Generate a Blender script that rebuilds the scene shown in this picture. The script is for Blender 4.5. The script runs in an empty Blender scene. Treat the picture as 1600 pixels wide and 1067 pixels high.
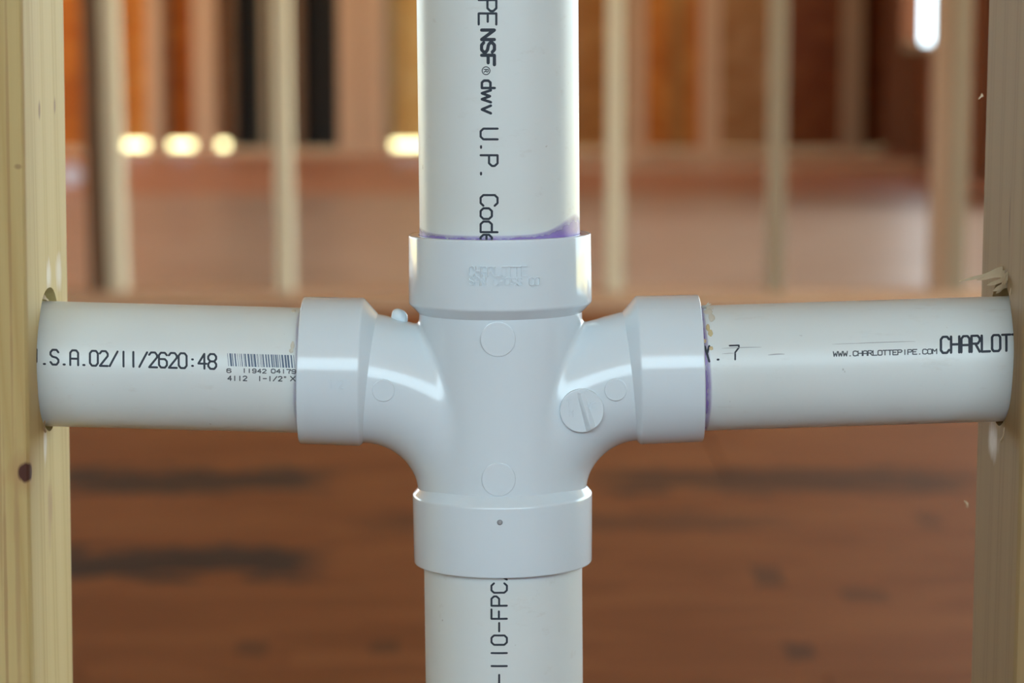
import bpy, bmesh, math, random
import numpy as np
from mathutils import Vector, Matrix
random.seed(7)
rad = math.radians

# ------------------------------------------------------------------ camera, sky, sun, exposure
SC = bpy.context.scene
COL = SC.collection
W, H = 1600, 1067
FPX = 4100.0                      # focal length in pixels of the 1600 px frame
PITCH = rad(6.5)
CAM = Vector((0.0, -0.993, 0.641))
cam_d = bpy.data.cameras.new('camera')
cam_d.sensor_width = 36.0
cam_d.lens = FPX / W * 36.0
cam_d.clip_end = 300
cam_d.dof.use_dof = True
cam_d.dof.focus_distance = 0.972
cam_d.dof.aperture_fstop = cam_d.lens / 8.8
cam = bpy.data.objects.new('camera', cam_d)
cam.location = CAM
cam.rotation_euler = (math.pi / 2 - PITCH, 0, 0)
COL.objects.link(cam)
SC.camera = cam

world = bpy.data.worlds.new('sky')
SC.world = world
world.use_nodes = True
bg = world.node_tree.nodes['Background']
bg.inputs[0].default_value = (0.665, 0.86, 0.965, 1)
bg.inputs[1].default_value = 1.0

sun_d = bpy.data.lights.new('sun', 'SUN')
sun_d.energy = 3.2
sun_d.angle = rad(0.6)
sun_d.color = (1.0, 0.85, 0.44)
sun = bpy.data.objects.new('sun', sun_d)
sun.rotation_euler = Vector((0.62, -0.05, -0.75)).to_track_quat('-Z', 'Y').to_euler()
COL.objects.link(sun)

SC.view_settings.view_transform = 'Standard'
SC.view_settings.look = 'None'
SC.view_settings.gamma = 1.0
SC.view_settings.use_curve_mapping = False
SC.view_settings.exposure = 2.68

# ------------------------------------------------------------------ measuring helpers
FWD = Vector((0, math.cos(PITCH), -math.sin(PITCH)))
UPV = Vector((0, math.sin(PITCH), math.cos(PITCH)))
RGT = Vector((1, 0, 0))
def ray(px, py):
    return (FWD + RGT * ((px - W / 2) / FPX) - UPV * ((py - H / 2) / FPX)).normalized()
def P(px, py, Y=0.0):
    d = ray(px, py); return CAM + d * ((Y - CAM.y) / d.y)
def G(px, py, z=0.0):
    d = ray(px, py); return CAM + d * ((z - CAM.z) / d.z)
def hit_cyl(px, py, a, ax, r):
    """first point where the sight line meets a cylinder (axis point a, unit axis ax, radius r)"""
    d = ray(px, py); o = CAM - a
    dp = d - ax * d.dot(ax); op = o - ax * o.dot(ax)
    A = dp.dot(dp); B = 2 * dp.dot(op); C = op.dot(op) - r * r
    disc = max(B * B - 4 * A * C, 0)
    return CAM + d * ((-B - math.sqrt(disc)) / (2 * A))

# ------------------------------------------------------------------ scene helpers
def tag(o, label=None, cat=None, group=None, kind=None):
    if label: o['label'] = label
    if cat: o['category'] = cat
    if group: o['group'] = group
    if kind: o['kind'] = kind
    return o
def empty(name, loc=(0, 0, 0)):
    o = bpy.data.objects.new(name, None); o.location = loc
    o.empty_display_size = 0.05
    COL.objects.link(o); return o
def link_mesh(name, me, mat, parent=None, loc=(0, 0, 0), smooth=False):
    o = bpy.data.objects.new(name, me); COL.objects.link(o)
    if mat and not me.materials: me.materials.append(mat)
    if smooth: me.shade_smooth()
    o.location = loc
    if parent: o.parent = parent
    return o
def from_bm(name, bm, mat, parent=None, loc=(0, 0, 0), smooth=False):
    me = bpy.data.meshes.new(name)
    bmesh.ops.recalc_face_normals(bm, faces=bm.faces)
    bm.to_mesh(me); bm.free()
    return link_mesh(name, me, mat, parent, loc, smooth)
def box_bm(x0, x1, y0, y1, z0, z1, bevel=0.0, seg=2, only_long=False):
    bm = bmesh.new()
    r = bmesh.ops.create_cube(bm, size=1)
    bmesh.ops.scale(bm, vec=(x1 - x0, y1 - y0, z1 - z0), verts=bm.verts)
    bmesh.ops.translate(bm, vec=((x0 + x1) / 2, (y0 + y1) / 2, (z0 + z1) / 2), verts=bm.verts)
    if bevel:
        es = [e for e in bm.edges if (not only_long) or
              abs(e.verts[0].co.z - e.verts[1].co.z) > (z1 - z0) * 0.9]
        bmesh.ops.bevel(bm, geom=es, offset=bevel, segments=seg, affect='EDGES', profile=0.5)
    return bm
def box(name, x0, x1, y0, y1, z0, z1, mat, parent=None, bevel=0.0, loc=(0, 0, 0), seg=1):
    return from_bm(name, box_bm(x0, x1, y0, y1, z0, z1, bevel, seg), mat, parent, loc)
def auto_smooth(me, ang):
    bm = bmesh.new(); bm.from_mesh(me)
    for f in bm.faces: f.smooth = True
    for e in bm.edges:
        if len(e.link_faces) == 2 and e.calc_face_angle(0) > ang: e.smooth = False
    bm.to_mesh(me); bm.free()

def lathe_bm(profile, a, ax, seg=96, ref=Vector((0, -1, 0)), closed=False):
    """profile: list of (s along axis, r); revolved about point a, axis ax"""
    bm = bmesh.new()
    e1 = (ref - ax * ref.dot(ax)).normalized(); e2 = ax.cross(e1)
    rings = []
    for s, r in profile:
        if r < 1e-7: rings.append([bm.verts.new(a + ax * s)])
        else:
            rings.append([bm.verts.new(a + ax * s + (e1 * math.cos(t) + e2 * math.sin(t)) * r)
                          for t in [2 * math.pi * k / seg for k in range(seg)]])
    n = len(rings)
    for i in range(n if closed else n - 1):
        A, B = rings[i], rings[(i + 1) % n]
        for k in range(seg):
            k2 = (k + 1) % seg
            if len(A) == 1 and len(B) == 1: continue
            if len(A) == 1: bm.faces.new((A[0], B[k], B[k2]))
            elif len(B) == 1: bm.faces.new((A[k], B[0], A[k2]))
            else: bm.faces.new((A[k], B[k], B[k2], A[k2]))
    return bm

# ------------------------------------------------------------------ materials
def new_mat(name):
    m = bpy.data.materials.new(name); m.use_nodes = True
    nt = m.node_tree; nt.nodes.clear()
    out = nt.nodes.new('ShaderNodeOutputMaterial')
    b = nt.nodes.new('ShaderNodeBsdfPrincipled')
    nt.links.new(b.outputs[0], out.inputs[0])
    return m, nt, b
def N(nt, t, **kw):
    n = nt.nodes.new(t)
    for k, v in kw.items(): setattr(n, k, v)
    return n
def ramp(nt, fac, stops):
    r = nt.nodes.new('ShaderNodeValToRGB')
    el = r.color_ramp.elements
    while len(el) > 1: el.remove(el[-1])
    el[0].position = stops[0][0]; el[0].color = (*stops[0][1], 1)
    for p, c in stops[1:]:
        e = el.new(p); e.color = (*c, 1)
    nt.links.new(fac, r.inputs[0]); return r
def mixc(nt, fac, a, b, mode='MIX'):
    m = nt.nodes.new('ShaderNodeMix'); m.data_type = 'RGBA'; m.blend_type = mode
    for s, v in ((m.inputs[0], fac), (m.inputs[6], a), (m.inputs[7], b)):
        if isinstance(v, (int, float)): s.default_value = v
        elif isinstance(v, tuple): s.default_value = (*v, 1)
        else: nt.links.new(v, s)
    return m.outputs[2]
def noise(nt, vec, scale, detail=3, rough=0.55, dist=0.0):
    n = nt.nodes.new('ShaderNodeTexNoise')
    n.inputs['Scale'].default_value = scale; n.inputs['Detail'].default_value = detail
    n.inputs['Roughness'].default_value = rough; n.inputs['Distortion'].default_value = dist
    if vec: nt.links.new(vec, n.inputs['Vector'])
    return n
def mapping(nt, vec, scale=(1, 1, 1), loc=(0, 0, 0)):
    n = nt.nodes.new('ShaderNodeMapping')
    n.inputs['Scale'].default_value = scale; n.inputs['Location'].default_value = loc
    nt.links.new(vec, n.inputs['Vector']); return n.outputs[0]
def math_n(nt, op, a, b=0.0, c=0.0, clamp=False):
    n = nt.nodes.new('ShaderNodeMath'); n.operation = op; n.use_clamp = clamp
    for i, v in enumerate((a, b, c)):
        if isinstance(v, (int, float)): n.inputs[i].default_value = v
        else: nt.links.new(v, n.inputs[i])
    return n.outputs[0]

def pvc_mat(name, c0, c1, rough, coat=0.0, grime=0.0):
    m, nt, b = new_mat(name)
    tc = N(nt, 'ShaderNodeTexCoord')
    n1 = noise(nt, tc.outputs['Object'], 22, 4)
    r = ramp(nt, n1.outputs[0], [(0.3, c0), (0.7, c1)])
    col = r.outputs[0]
    if grime:
        n2 = noise(nt, mapping(nt, tc.outputs['Object'], (18, 60, 60)), 3, 5, 0.7)
        f = ramp(nt, n2.outputs[0], [(0.60, (0, 0, 0)), (0.72, (1, 1, 1))])
        col = mixc(nt, math_n(nt, 'MULTIPLY', f.outputs[0], grime), col, (0.45, 0.42, 0.36))
        n3 = noise(nt, tc.outputs['Object'], 320, 2)
        f3 = ramp(nt, n3.outputs[0], [(0.765, (0, 0, 0)), (0.80, (1, 1, 1))])
        col = mixc(nt, math_n(nt, 'MULTIPLY', f3.outputs[0], 0.45), col, (0.20, 0.17, 0.14))
    nt.links.new(col, b.inputs['Base Color'])
    b.inputs['Roughness'].default_value = rough
    b.inputs['Coat Weight'].default_value = coat
    b.inputs['Coat Roughness'].default_value = 0.12
    bm_ = N(nt, 'ShaderNodeBump'); bm_.inputs['Strength'].default_value = 0.03
    bm_.inputs['Distance'].default_value = 0.001
    n4 = noise(nt, tc.outputs['Object'], 160, 2)
    nt.links.new(n4.outputs[0], bm_.inputs['Height'])
    nt.links.new(bm_.outputs[0], b.inputs['Normal'])
    return m

def flat_mat(name, c, rough=0.5, spec=0.5):
    m, nt, b = new_mat(name)
    tc = N(nt, 'ShaderNodeTexCoord')
    n1 = noise(nt, tc.outputs['Object'], 60, 3)
    r = ramp(nt, n1.outputs[0], [(0.3, tuple(x * 0.86 for x in c)), (0.7, c)])
    nt.links.new(r.outputs[0], b.inputs['Base Color'])
    b.inputs['Roughness'].default_value = rough
    b.inputs['Specular IOR Level'].default_value = spec
    return m

def wood_mat(name, light, dark, marks=(), knots=(), rough=0.6, pale=(), grain=1.0):
    """sawn pine: long grain in Z of the object; knots and marks at fixed spots of the board"""
    m, nt, b = new_mat(name)
    tc = N(nt, 'ShaderNodeTexCoord'); oi = N(nt, 'ShaderNodeObjectInfo')
    ob = tc.outputs['Object']
    off = N(nt, 'ShaderNodeCombineXYZ')
    nt.links.new(math_n(nt, 'MULTIPLY', oi.outputs['Random'], 7.0), off.inputs[0])
    nt.links.new(math_n(nt, 'MULTIPLY', oi.outputs['Random'], 31.0), off.inputs[2])
    va = N(nt, 'ShaderNodeVectorMath'); va.operation = 'ADD'
    nt.links.new(ob, va.inputs[0]); nt.links.new(off.outputs[0], va.inputs[1])
    v = va.outputs[0]
    wob = noise(nt, mapping(nt, v, (6, 6, 1.6)), 2.0, 2)
    g1 = N(nt, 'ShaderNodeTexWave'); g1.wave_type = 'BANDS'; g1.bands_direction = 'DIAGONAL'
    g1.inputs['Scale'].default_value = 26 * grain; g1.inputs['Distortion'].default_value = 3.2
    g1.inputs['Detail'].default_value = 2; g1.inputs['Detail Scale'].default_value = 1.2
    nt.links.new(mapping(nt, v, (1, 1, 0.045)), g1.inputs['Vector'])
    g2 = noise(nt, mapping(nt, v, (260, 260, 7)), 1.0, 4, 0.6)
    f1 = ramp(nt, g1.outputs['Fac'], [(0.0, (0, 0, 0)), (0.62, (0.12,) * 3), (0.9, (0.75,) * 3), (1.0, (0.25,) * 3)])
    fac = math_n(nt, 'ADD', math_n(nt, 'MULTIPLY', f1.outputs[0], 0.55),
                 math_n(nt, 'MULTIPLY', g2.outputs[0], 0.45))
    fac = math_n(nt, 'ADD', fac, math_n(nt, 'MULTIPLY_ADD', wob.outputs[0], 0.5, -0.25))
    col = ramp(nt, fac, [(0.1, light), (0.85, dark)]).outputs[0]
    def spot(c, s, lo, hi, jitter):
        mp = N(nt, 'ShaderNodeVectorMath'); mp.operation = 'SUBTRACT'
        nt.links.new(ob, mp.inputs[0]); mp.inputs[1].default_value = c
        dv = N(nt, 'ShaderNodeVectorMath'); dv.operation = 'DIVIDE'
        nt.links.new(mp.outputs[0], dv.inputs[0]); dv.inputs[1].default_value = s
        ln = N(nt, 'ShaderNodeVectorMath'); ln.operation = 'LENGTH'
        nt.links.new(dv.outputs[0], ln.inputs[0])
        nn = noise(nt, mapping(nt, ob, (420, 420, 90)), 1.0, 3)
        d = math_n(nt, 'ADD', ln.outputs['Value'], math_n(nt, 'MULTIPLY_ADD', nn.outputs[0], jitter, -jitter / 2))
        mr = N(nt, 'ShaderNodeMapRange'); mr.inputs[1].default_value = lo; mr.inputs[2].default_value = hi
        mr.inputs[3].default_value = 1; mr.inputs[4].default_value = 0
        nt.links.new(d, mr.inputs[0]); return mr.outputs[0]
    for c, s, colr, amt in marks:
        col = mixc(nt, math_n(nt, 'MULTIPLY', spot(c, s, 0.45, 1.05, 0.7), amt), col, colr)
    for c, s in knots:
        col = mixc(nt, math_n(nt, 'MULTIPLY', spot(c, tuple(x * 2.3 for x in s), 0.3, 1.0, 0.5), 0.6), col, (0.42, 0.24, 0.10))
        col = mixc(nt, spot(c, s, 0.7, 1.0, 0.4), col, (0.075, 0.022, 0.012))
    for c, s, amt in pale:
        col = mixc(nt, math_n(nt, 'MULTIPLY', spot(c, s, 0.35, 1.05, 1.0), amt), col, (0.80, 0.76, 0.70))
    nt.links.new(col, b.inputs['Base Color'])
    b.inputs['Roughness'].default_value = rough
    b.inputs['Specular IOR Level'].default_value = 0.3
    bp = N(nt, 'ShaderNodeBump'); bp.inputs['Strength'].default_value = 0.25
    bp.inputs['Distance'].default_value = 0.0006
    nt.links.new(fac, bp.inputs['Height']); nt.links.new(bp.outputs[0], b.inputs['Normal'])
    return m

def osb_mat(name, a, bcol, c, rough=0.55, stains=(), scale=9.0):
    """oriented strand board: angular flakes in three tones"""
    m, nt, b = new_mat(name)
    ge = N(nt, 'ShaderNodeNewGeometry'); pos = ge.outputs['Position']
    vo = N(nt, 'ShaderNodeTexVoronoi'); vo.inputs['Scale'].default_value = scale
    nt.links.new(mapping(nt, pos, (1.0, 3.2, 1.6)), vo.inputs['Vector'])
    n1 = noise(nt, mapping(nt, pos, (1, 2.5, 1)), 2.2, 4, 0.6)
    sep = N(nt, 'ShaderNodeSeparateColor'); nt.links.new(vo.outputs['Color'], sep.inputs[0])
    f = math_n(nt, 'ADD', math_n(nt, 'MULTIPLY', sep.outputs[0], 0.45), math_n(nt, 'MULTIPLY', n1.outputs[0], 0.55))
    col = ramp(nt, f, [(0.25, a), (0.5, bcol), (0.78, c)]).outputs[0]
    for (cx, cy, sx, sy, scol, amt) in stains:
        mp = N(nt, 'ShaderNodeVectorMath'); mp.operation = 'SUBTRACT'
        nt.links.new(pos, mp.inputs[0]); mp.inputs[1].default_value = (cx, cy, 0)
        ab = N(nt, 'ShaderNodeVectorMath'); ab.operation = 'ABSOLUTE'
        nt.links.new(mp.outputs[0], ab.inputs[0])
        se = N(nt, 'ShaderNodeSeparateXYZ'); nt.links.new(ab.outputs[0], se.inputs[0])
        n2 = noise(nt, mapping(nt, pos, (1, 1.6, 1)), 10.0, 4, 0.65)
        n3 = math_n(nt, 'MULTIPLY_ADD', n2.outputs[0], 3.0, -1.45)
        dx = math_n(nt, 'ADD', math_n(nt, 'DIVIDE', se.outputs[0], sx), math_n(nt, 'MULTIPLY', n3, 0.1))
        dy = math_n(nt, 'ADD', math_n(nt, 'DIVIDE', se.outputs[1], sy), n3)
        d = math_n(nt, 'MAXIMUM', dx, dy)
        mr = N(nt, 'ShaderNodeMapRange'); mr.inputs[1].default_value = 0.75; mr.inputs[2].default_value = 1.05
        mr.inputs[3].default_value = 1; mr.inputs[4].default_value = 0
        nt.links.new(d, mr.inputs[0])
        col = mixc(nt, math_n(nt, 'MULTIPLY', mr.outputs[0], amt), col, scol)
    nt.links.new(col, b.inputs['Base Color'])
    b.inputs['Roughness'].default_value = rough
    b.inputs['Specular IOR Level'].default_value = 0.5 if rough < 0.5 else 0.14
    bp = N(nt, 'ShaderNodeBump'); bp.inputs['Strength'].default_value = 0.2
    bp.inputs['Distance'].default_value = 0.002
    nt.links.new(f, bp.inputs['Height']); nt.links.new(bp.outputs[0], b.inputs['Normal'])
    return m

M = {}
M['pipe'] = pvc_mat('pipe_pvc', (0.69, 0.75, 0.745), (0.715, 0.78, 0.78), 0.32, 0.0, 0.18)
M['fitting'] = pvc_mat('fitting_pvc', (0.69, 0.79, 0.85), (0.71, 0.81, 0.87), 0.14, 0.35)
M['ink'] = flat_mat('black_ink', (0.028, 0.038, 0.055), 0.5, 0.3)
M['ink_faint'] = flat_mat('worn_ink', (0.36, 0.38, 0.40), 0.5, 0.3)
M['ink_bar'] = flat_mat('blue_black_ink', (0.11, 0.16, 0.24), 0.5, 0.3)
M['ink_mid'] = flat_mat('thin_ink', (0.07, 0.085, 0.10), 0.5, 0.3)
M['glue'] = flat_mat('dried_cement', (0.62, 0.50, 0.27), 0.4)
M['glue_pale'] = flat_mat('pale_cement', (0.66, 0.62, 0.52), 0.5)
# purple primer, thinned out by the 'fade' attribute of the band
m, nt, b = new_mat('purple_primer')
at = N(nt, 'ShaderNodeAttribute'); at.attribute_name = 'fade'
tr = N(nt, 'ShaderNodeBsdfTransparent'); mx = N(nt, 'ShaderNodeMixShader')
tc = N(nt, 'ShaderNodeTexCoord'); nn = noise(nt, tc.outputs['Object'], 240, 3)
b.inputs['Base Color'].default_value = (0.27, 0.14, 0.58, 1); b.inputs['Roughness'].default_value = 0.3
fd = math_n(nt, 'MULTIPLY', at.outputs['Fac'], math_n(nt, 'MULTIPLY_ADD', nn.outputs[0], 0.9, 0.45), clamp=True)
nt.links.new(fd, mx.inputs[0]); nt.links.new(tr.outputs[0], mx.inputs[1]); nt.links.new(b.outputs[0], mx.inputs[2])
nt.links.new(mx.outputs[0], nt.nodes['Material Output'].inputs[0])
M['primer'] = m

PL, PD = (0.57, 0.435, 0.19), (0.44, 0.30, 0.105)
M['pine_far'] = wood_mat('pine_cream', (0.80, 0.66, 0.43), (0.70, 0.55, 0.34), rough=0.7)
M['pine_tan'] = wood_mat('pine_tan', (0.62, 0.37, 0.21), (0.54, 0.30, 0.16), rough=0.7)
M['pine_grey'] = wood_mat('pine_greybrown', (0.37, 0.27, 0.16), (0.30, 0.205, 0.115), rough=0.7)  # grey-brown pine, darker than the cream studs
M['pine_mid'] = wood_mat('pine_mid', (0.40, 0.23, 0.125), (0.33, 0.18, 0.09), rough=0.7)
M['pine_red'] = wood_mat('pine_red', (0.24, 0.085, 0.035), (0.19, 0.062, 0.024), rough=0.7)
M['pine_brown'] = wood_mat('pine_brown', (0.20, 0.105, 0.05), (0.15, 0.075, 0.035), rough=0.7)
M['osb_orange'] = osb_mat('osb_orange', (0.56, 0.19, 0.025), (0.64, 0.24, 0.04), (0.70, 0.31, 0.07))
M['osb_amber'] = osb_mat('osb_amber', (0.30, 0.105, 0.02), (0.36, 0.135, 0.03), (0.42, 0.175, 0.045))
M['osb_gold'] = osb_mat('osb_gold', (0.74, 0.42, 0.12), (0.80, 0.48, 0.15), (0.84, 0.54, 0.20))
M['osb_red'] = osb_mat('osb_red', (0.40, 0.10, 0.012), (0.48, 0.13, 0.016), (0.55, 0.18, 0.025))
M['osb_brown'] = osb_mat('osb_brown', (0.30, 0.12, 0.035), (0.36, 0.15, 0.05), (0.42, 0.20, 0.08))
M['osb_dark'] = osb_mat('osb_dark', (0.13, 0.03, 0.008), (0.17, 0.04, 0.01), (0.21, 0.06, 0.015))
M['charcoal'] = flat_mat('charcoal_panel', (0.028, 0.027, 0.024), 0.85, 0.2)  # plain charcoal tone for the dark panels of the far wall
M['ceiling'] = osb_mat('osb_ceiling', (0.36, 0.22, 0.11), (0.42, 0.27, 0.14), (0.5, 0.33, 0.18))
M['ground'] = flat_mat('straw_ground', (0.64, 0.54, 0.30), 0.9, 0.1)
M['paper'] = flat_mat('pale_paper', (0.72, 0.70, 0.74), 0.6)

# ------------------------------------------------------------------ floor, ceiling, walls, ground
YS = G(800, 748).y                                    # a joint between two rows of subfloor boards
def gst(px0, px1, py, ph, colr, amt):
    c = G((px0 + px1) / 2, py); w = abs(G(px1, py).x - G(px0, py).x) / 2
    h = abs(G(800, py - ph).y - G(800, py + ph).y) / 2
    return (c.x, c.y, w, h, colr, amt)
stains = [gst(40, 525, 750, 20, (0.035, 0.026, 0.018), 0.85),
          gst(915, 1540, 750, 20, (0.060, 0.030, 0.014), 0.75),
          gst(40, 515, 878, 27, (0.026, 0.020, 0.016), 0.88),
          gst(540, 1250, 815, 15, (0.085, 0.035, 0.014), 0.55),
          gst(1175, 1225, 900, 18, (0.05, 0.026, 0.013), 0.6),
          gst(1225, 1275, 1018, 14, (0.04, 0.022, 0.012), 0.6),
          gst(1310, 1390, 930, 14, (0.07, 0.03, 0.013), 0.5),
          gst(1430, 1470, 812, 14, (0.07, 0.033, 0.015), 0.5),
          gst(365, 420, 1014, 14, (0.05, 0.025, 0.012), 0.5),
          gst(575, 625, 1012, 14, (0.05, 0.025, 0.012), 0.5)]
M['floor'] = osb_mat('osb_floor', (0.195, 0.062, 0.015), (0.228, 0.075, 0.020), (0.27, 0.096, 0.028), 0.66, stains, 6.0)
X0, X1, Y0, Y1, ZC = -5.0, 3.6, -4.0, 14.6, 2.62
floor = empty('floor', (0, 4, 0)); tag(floor, 'reddish brown strand board subfloor running under the framed walls', 'floor', kind='structure')
bw, bd = 2.44, 1.22
me_board = None
row = 0
y = YS - math.ceil((YS - Y0) / bd) * bd
while y < Y1:
    xs = X0 - (0.8 if row % 2 else 2.0)
    while xs < X1:
        o = box('floor_board', 0.0015, bw - 0.0015, 0.0015, bd - 0.0015, -0.018, 0.0, M['floor'], None) if me_board is None \
            else link_mesh('floor_board', me_board, None)
        me_board = o.data
        o.parent = floor; o.location = (xs, y - 4, 0)
        xs += bw
    y += bd; row += 1
M['floor_glare'] = osb_mat('osb_floor_glare', (0.39, 0.255, 0.175), (0.47, 0.32, 0.23), (0.56, 0.40, 0.30), 0.32, (), 6.0)  # daylight glare on the boards farther back, painted into their colour
me_glare = me_board.copy(); me_glare.materials.clear(); me_glare.materials.append(M['floor_glare'])
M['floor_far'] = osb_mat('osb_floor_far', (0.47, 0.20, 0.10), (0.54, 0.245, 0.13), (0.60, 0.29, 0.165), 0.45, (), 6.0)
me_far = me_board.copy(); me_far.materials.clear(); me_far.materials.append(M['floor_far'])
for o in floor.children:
    if o.location.y + 4 > YS + bd * 1.5: o.data = me_far if o.location.y + 4 > 9.4 else me_glare  # pale glare boards stop where the daylight patch ends
box('ground', -60, 60, -60, 90, -0.75, -0.7, M['ground'])
tag(bpy.data.objects['ground'], 'sunlit straw coloured ground outside the house', 'ground', kind='structure')
c = box('ceiling', X0 - 2, X1 + 0.2, Y0, Y1 + 0.2, ZC, ZC + 0.12, M['ceiling'])
tag(c, 'strand board ceiling deck above the framed rooms', 'ceiling', kind='structure')

# far wall of the house
YF = 14.0
wb = empty('wall_back', (0, YF, 0)); tag(wb, 'far exterior wall of pine studs and orange strand board', 'wall', kind='structure')
def XF(px, Y=YF): return P(px, 150, Y).x
def wpart(name, a, bx, y0, y1, z0, z1, mat, par=wb, bev=0.0):
    o = box(name, a, bx, y0, y1, z0, z1, mat, None, bev)
    o.data.transform(Matrix.Translation(-par.location)); o.parent = par; return o
wpart('bottom_plate', X0, XF(1372) + 0.0895, YF, YF + 0.089, 0.0, 0.038, M['pine_tan'])
gz = 0.078
panels = [(-400, 128, 'osb_red', 0.0385), (128, 146, 'osb_dark', 0.0385), (146, 205, 'osb_red', gz), (205, 236, 'osb_orange', gz),
          (236, 300, 'osb_red', gz), (300, 366, 'osb_brown', gz),
          (366, 470, 'charcoal', 0.0385), (470, 530, 'charcoal', 0.0385), (530, 612, 'osb_brown', 0.0385),
          (612, 700, 'osb_gold', gz), (700, 905, 'osb_brown', 0.0385), (905, 985, 'osb_amber', 0.0385),
          (985, 1042, 'osb_red', 0.0385), (1042, 1075, 'osb_amber', 0.0385), (1075, 1120, 'osb_red', 0.0385),
          (1120, 1225, 'osb_brown', 0.0385), (1225, 1320, 'osb_dark', 0.0385), (1320, 1410, 'osb_dark', 0.0385)]
for a, bx, mt, z0 in panels:  # panel tints paint in how brightly each bay is lit
    xa, xb = XF(a, YF + 0.09), XF(bx, YF + 0.09)
    wpart('sheathing_panel', max(xa, X0), xb, YF + 0.0895, YF + 0.101, z0, ZC, M[mt])
studs = [(137, 14, 'pine_brown'), (241, 24, 'pine_tan'), (257, 9, 'pine_brown'), (316, 28, 'pine_tan'), (334, 8, 'pine_tan'),  # narrow brown piece paints the shaded side of its tan neighbour
         (361, 10, 'pine_brown'), (415, 12, 'pine_grey'), (462, 20, 'pine_brown'), (546, 34, 'pine_tan'), (582, 34, 'pine_tan'),
         (606, 12, 'pine_grey'), (1333, 30, 'pine_mid')]
for px, wpx, mt in studs:
    x = XF(px); hw = wpx / FPX * 15.0 / 2
    wpart('stud', x - hw, x + hw, YF + 0.0005, YF + 0.0885, 0.0385, ZC, M[mt])

# side wall with the bright window opening
XR = P(1372, 150, YF).x
wr = empty('wall_right', (XR, 11.5, 0)); tag(wr, 'dark red strand board side wall with a window opening', 'wall', kind='structure')
ya = CAM.y + XR / (655 / FPX); yb = CAM.y + XR / (607 / FPX)       # window along the wall
YE = 9.0
wpart('sheathing_panel', XR + 0.09, XR + 0.102, YE, ya, 0.0, ZC, M['osb_dark'], wr)
wpart('sheathing_panel', XR + 0.09, XR + 0.102, ya, yb, 0.0, 0.60, M['osb_dark'], wr)
wpart('sheathing_panel', XR + 0.09, XR + 0.102, ya, yb, 2.1, ZC, M['osb_red'], wr)
wpart('sheathing_panel', XR + 0.09, XR + 0.102, yb, YF + 0.0895, 0.0, ZC, M['osb_dark'], wr)
wpart('bottom_plate', XR, XR + 0.0895, YE, YF - 0.001, 0.0, 0.038, M['pine_red'], wr)
for yy in (YE + 0.02, YE + 0.6, YE + 1.2, YE + 1.8, ya - 0.021, yb + 0.021, YF - 0.3):
    wpart('stud', XR, XR + 0.0895, yy - 0.019, yy + 0.019, 0.0385, ZC, M['pine_red'], wr)
wpart('sill', XR - 0.0, XR + 0.0895, ya, yb, 0.60, 0.64, M['pine_grey'], wr)
wpart('header', XR - 0.0, XR + 0.0895, ya, yb, 2.05, 2.14, M['pine_grey'], wr)
# added unseen wall; its opening forms the highlight streak and dims the foreground
YW = -3.9
wf = empty('wall_front_added', (0, YW, 0)); tag(wf, 'unseen strand board wall added behind the photographer, its opening shaping the light', 'wall', kind='structure')
for xa, xb, za, zb in ((X0, -3.0, 0, ZC), (-3.0, 3.4, 0, 1.15), (-3.0, 3.4, 2.58, ZC), (3.4, X1, 0, ZC)):
    wpart('sheathing_panel', xa + 0.001, xb - 0.001, YW - 0.1, YW, za, zb, M['osb_brown'], wf)

# unseen left wall added to block side light; farther back only open studs
wl = empty('wall_left_added', (X0, 0, 0)); tag(wl, 'strand board wall added on the left to block side light', 'wall', kind='structure')
for k in range(4):
    wpart('sheathing_panel', X0 - 0.012, X0, YW + k * 1.95, YW + (k + 1) * 1.95 - 0.004, 0.0, ZC, M['osb_brown'], wl)
wpart('bottom_plate', X0, X0 + 0.089, YW + 7.8, YF - 0.001, 0.0, 0.038, M['pine_tan'], wl)
for k in range(11):
    wpart('stud', X0, X0 + 0.089, YW + 7.82 + k * 0.95, YW + 7.858 + k * 0.95, 0.0385, ZC - 0.001, M['pine_tan'], wl)

wn = empty('wall_right_added', (X1, 0, 0)); tag(wn, 'strand board wall added on the right to cut side light', 'wall', kind='structure')
for k in range(3):  # unseen wall added to hold back light from the right
    wpart('sheathing_panel', X1, X1 + 0.012, YW + k * 1.6, YW + (k + 1) * 1.6 - 0.004, 0.0, ZC, M['osb_brown'], wn)

# stud partition behind the pipes
YN = 5.36
pt = empty('partition_frame', (0, YN + 0.045, 0))
tag(pt, 'open pine stud partition on a bottom plate behind the white pipes', 'wall frame')
def XN(px, py=440): return P(px, py, YN).x
wpart('bottom_plate', XN(-1130), XN(2000), YN, YN + 0.089, 0.0, 0.038, M['pine_tan'], pt, 0.002)
wpart('top_plate', XN(-1130), XN(2000), YN, YN + 0.089, ZC - 0.04, ZC - 0.002, M['pine_tan'], pt, 0.002)
def pstud(px, mt, lean=0.0, dy=0.0, w=0.038):
    x = P(px, 440, YN + dy).x
    bm = box_bm(-w / 2, w / 2, -0.0445, 0.0445, 0.0, ZC - 0.079, 0.002, 1, True)
    for v in bm.verts: v.co.x += math.tan(rad(lean)) * v.co.z
    o = from_bm('stud', bm, M[mt], pt)
    o.location = (x, dy, 0.0385); return o
pstud(181, 'pine_far', -0.9); pstud(444, 'pine_far', -0.3); pstud(702, 'pine_far'); pstud(961, 'pine_far')
pstud(1213, 'pine_grey', 0.2); pstud(1470, 'pine_mid', 0.1); pstud(-81, 'pine_far'); pstud(-343, 'pine_far'); pstud(-605, 'pine_far'); pstud(-867, 'pine_far'); pstud(-1110, 'pine_far'); pstud(1734, 'pine_far')
pstud(152, 'pine_brown', -0.9)  # doubled stud; its shade is put into the brown wood colour
pstud(1496, 'pine_grey', 0.3)

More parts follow.
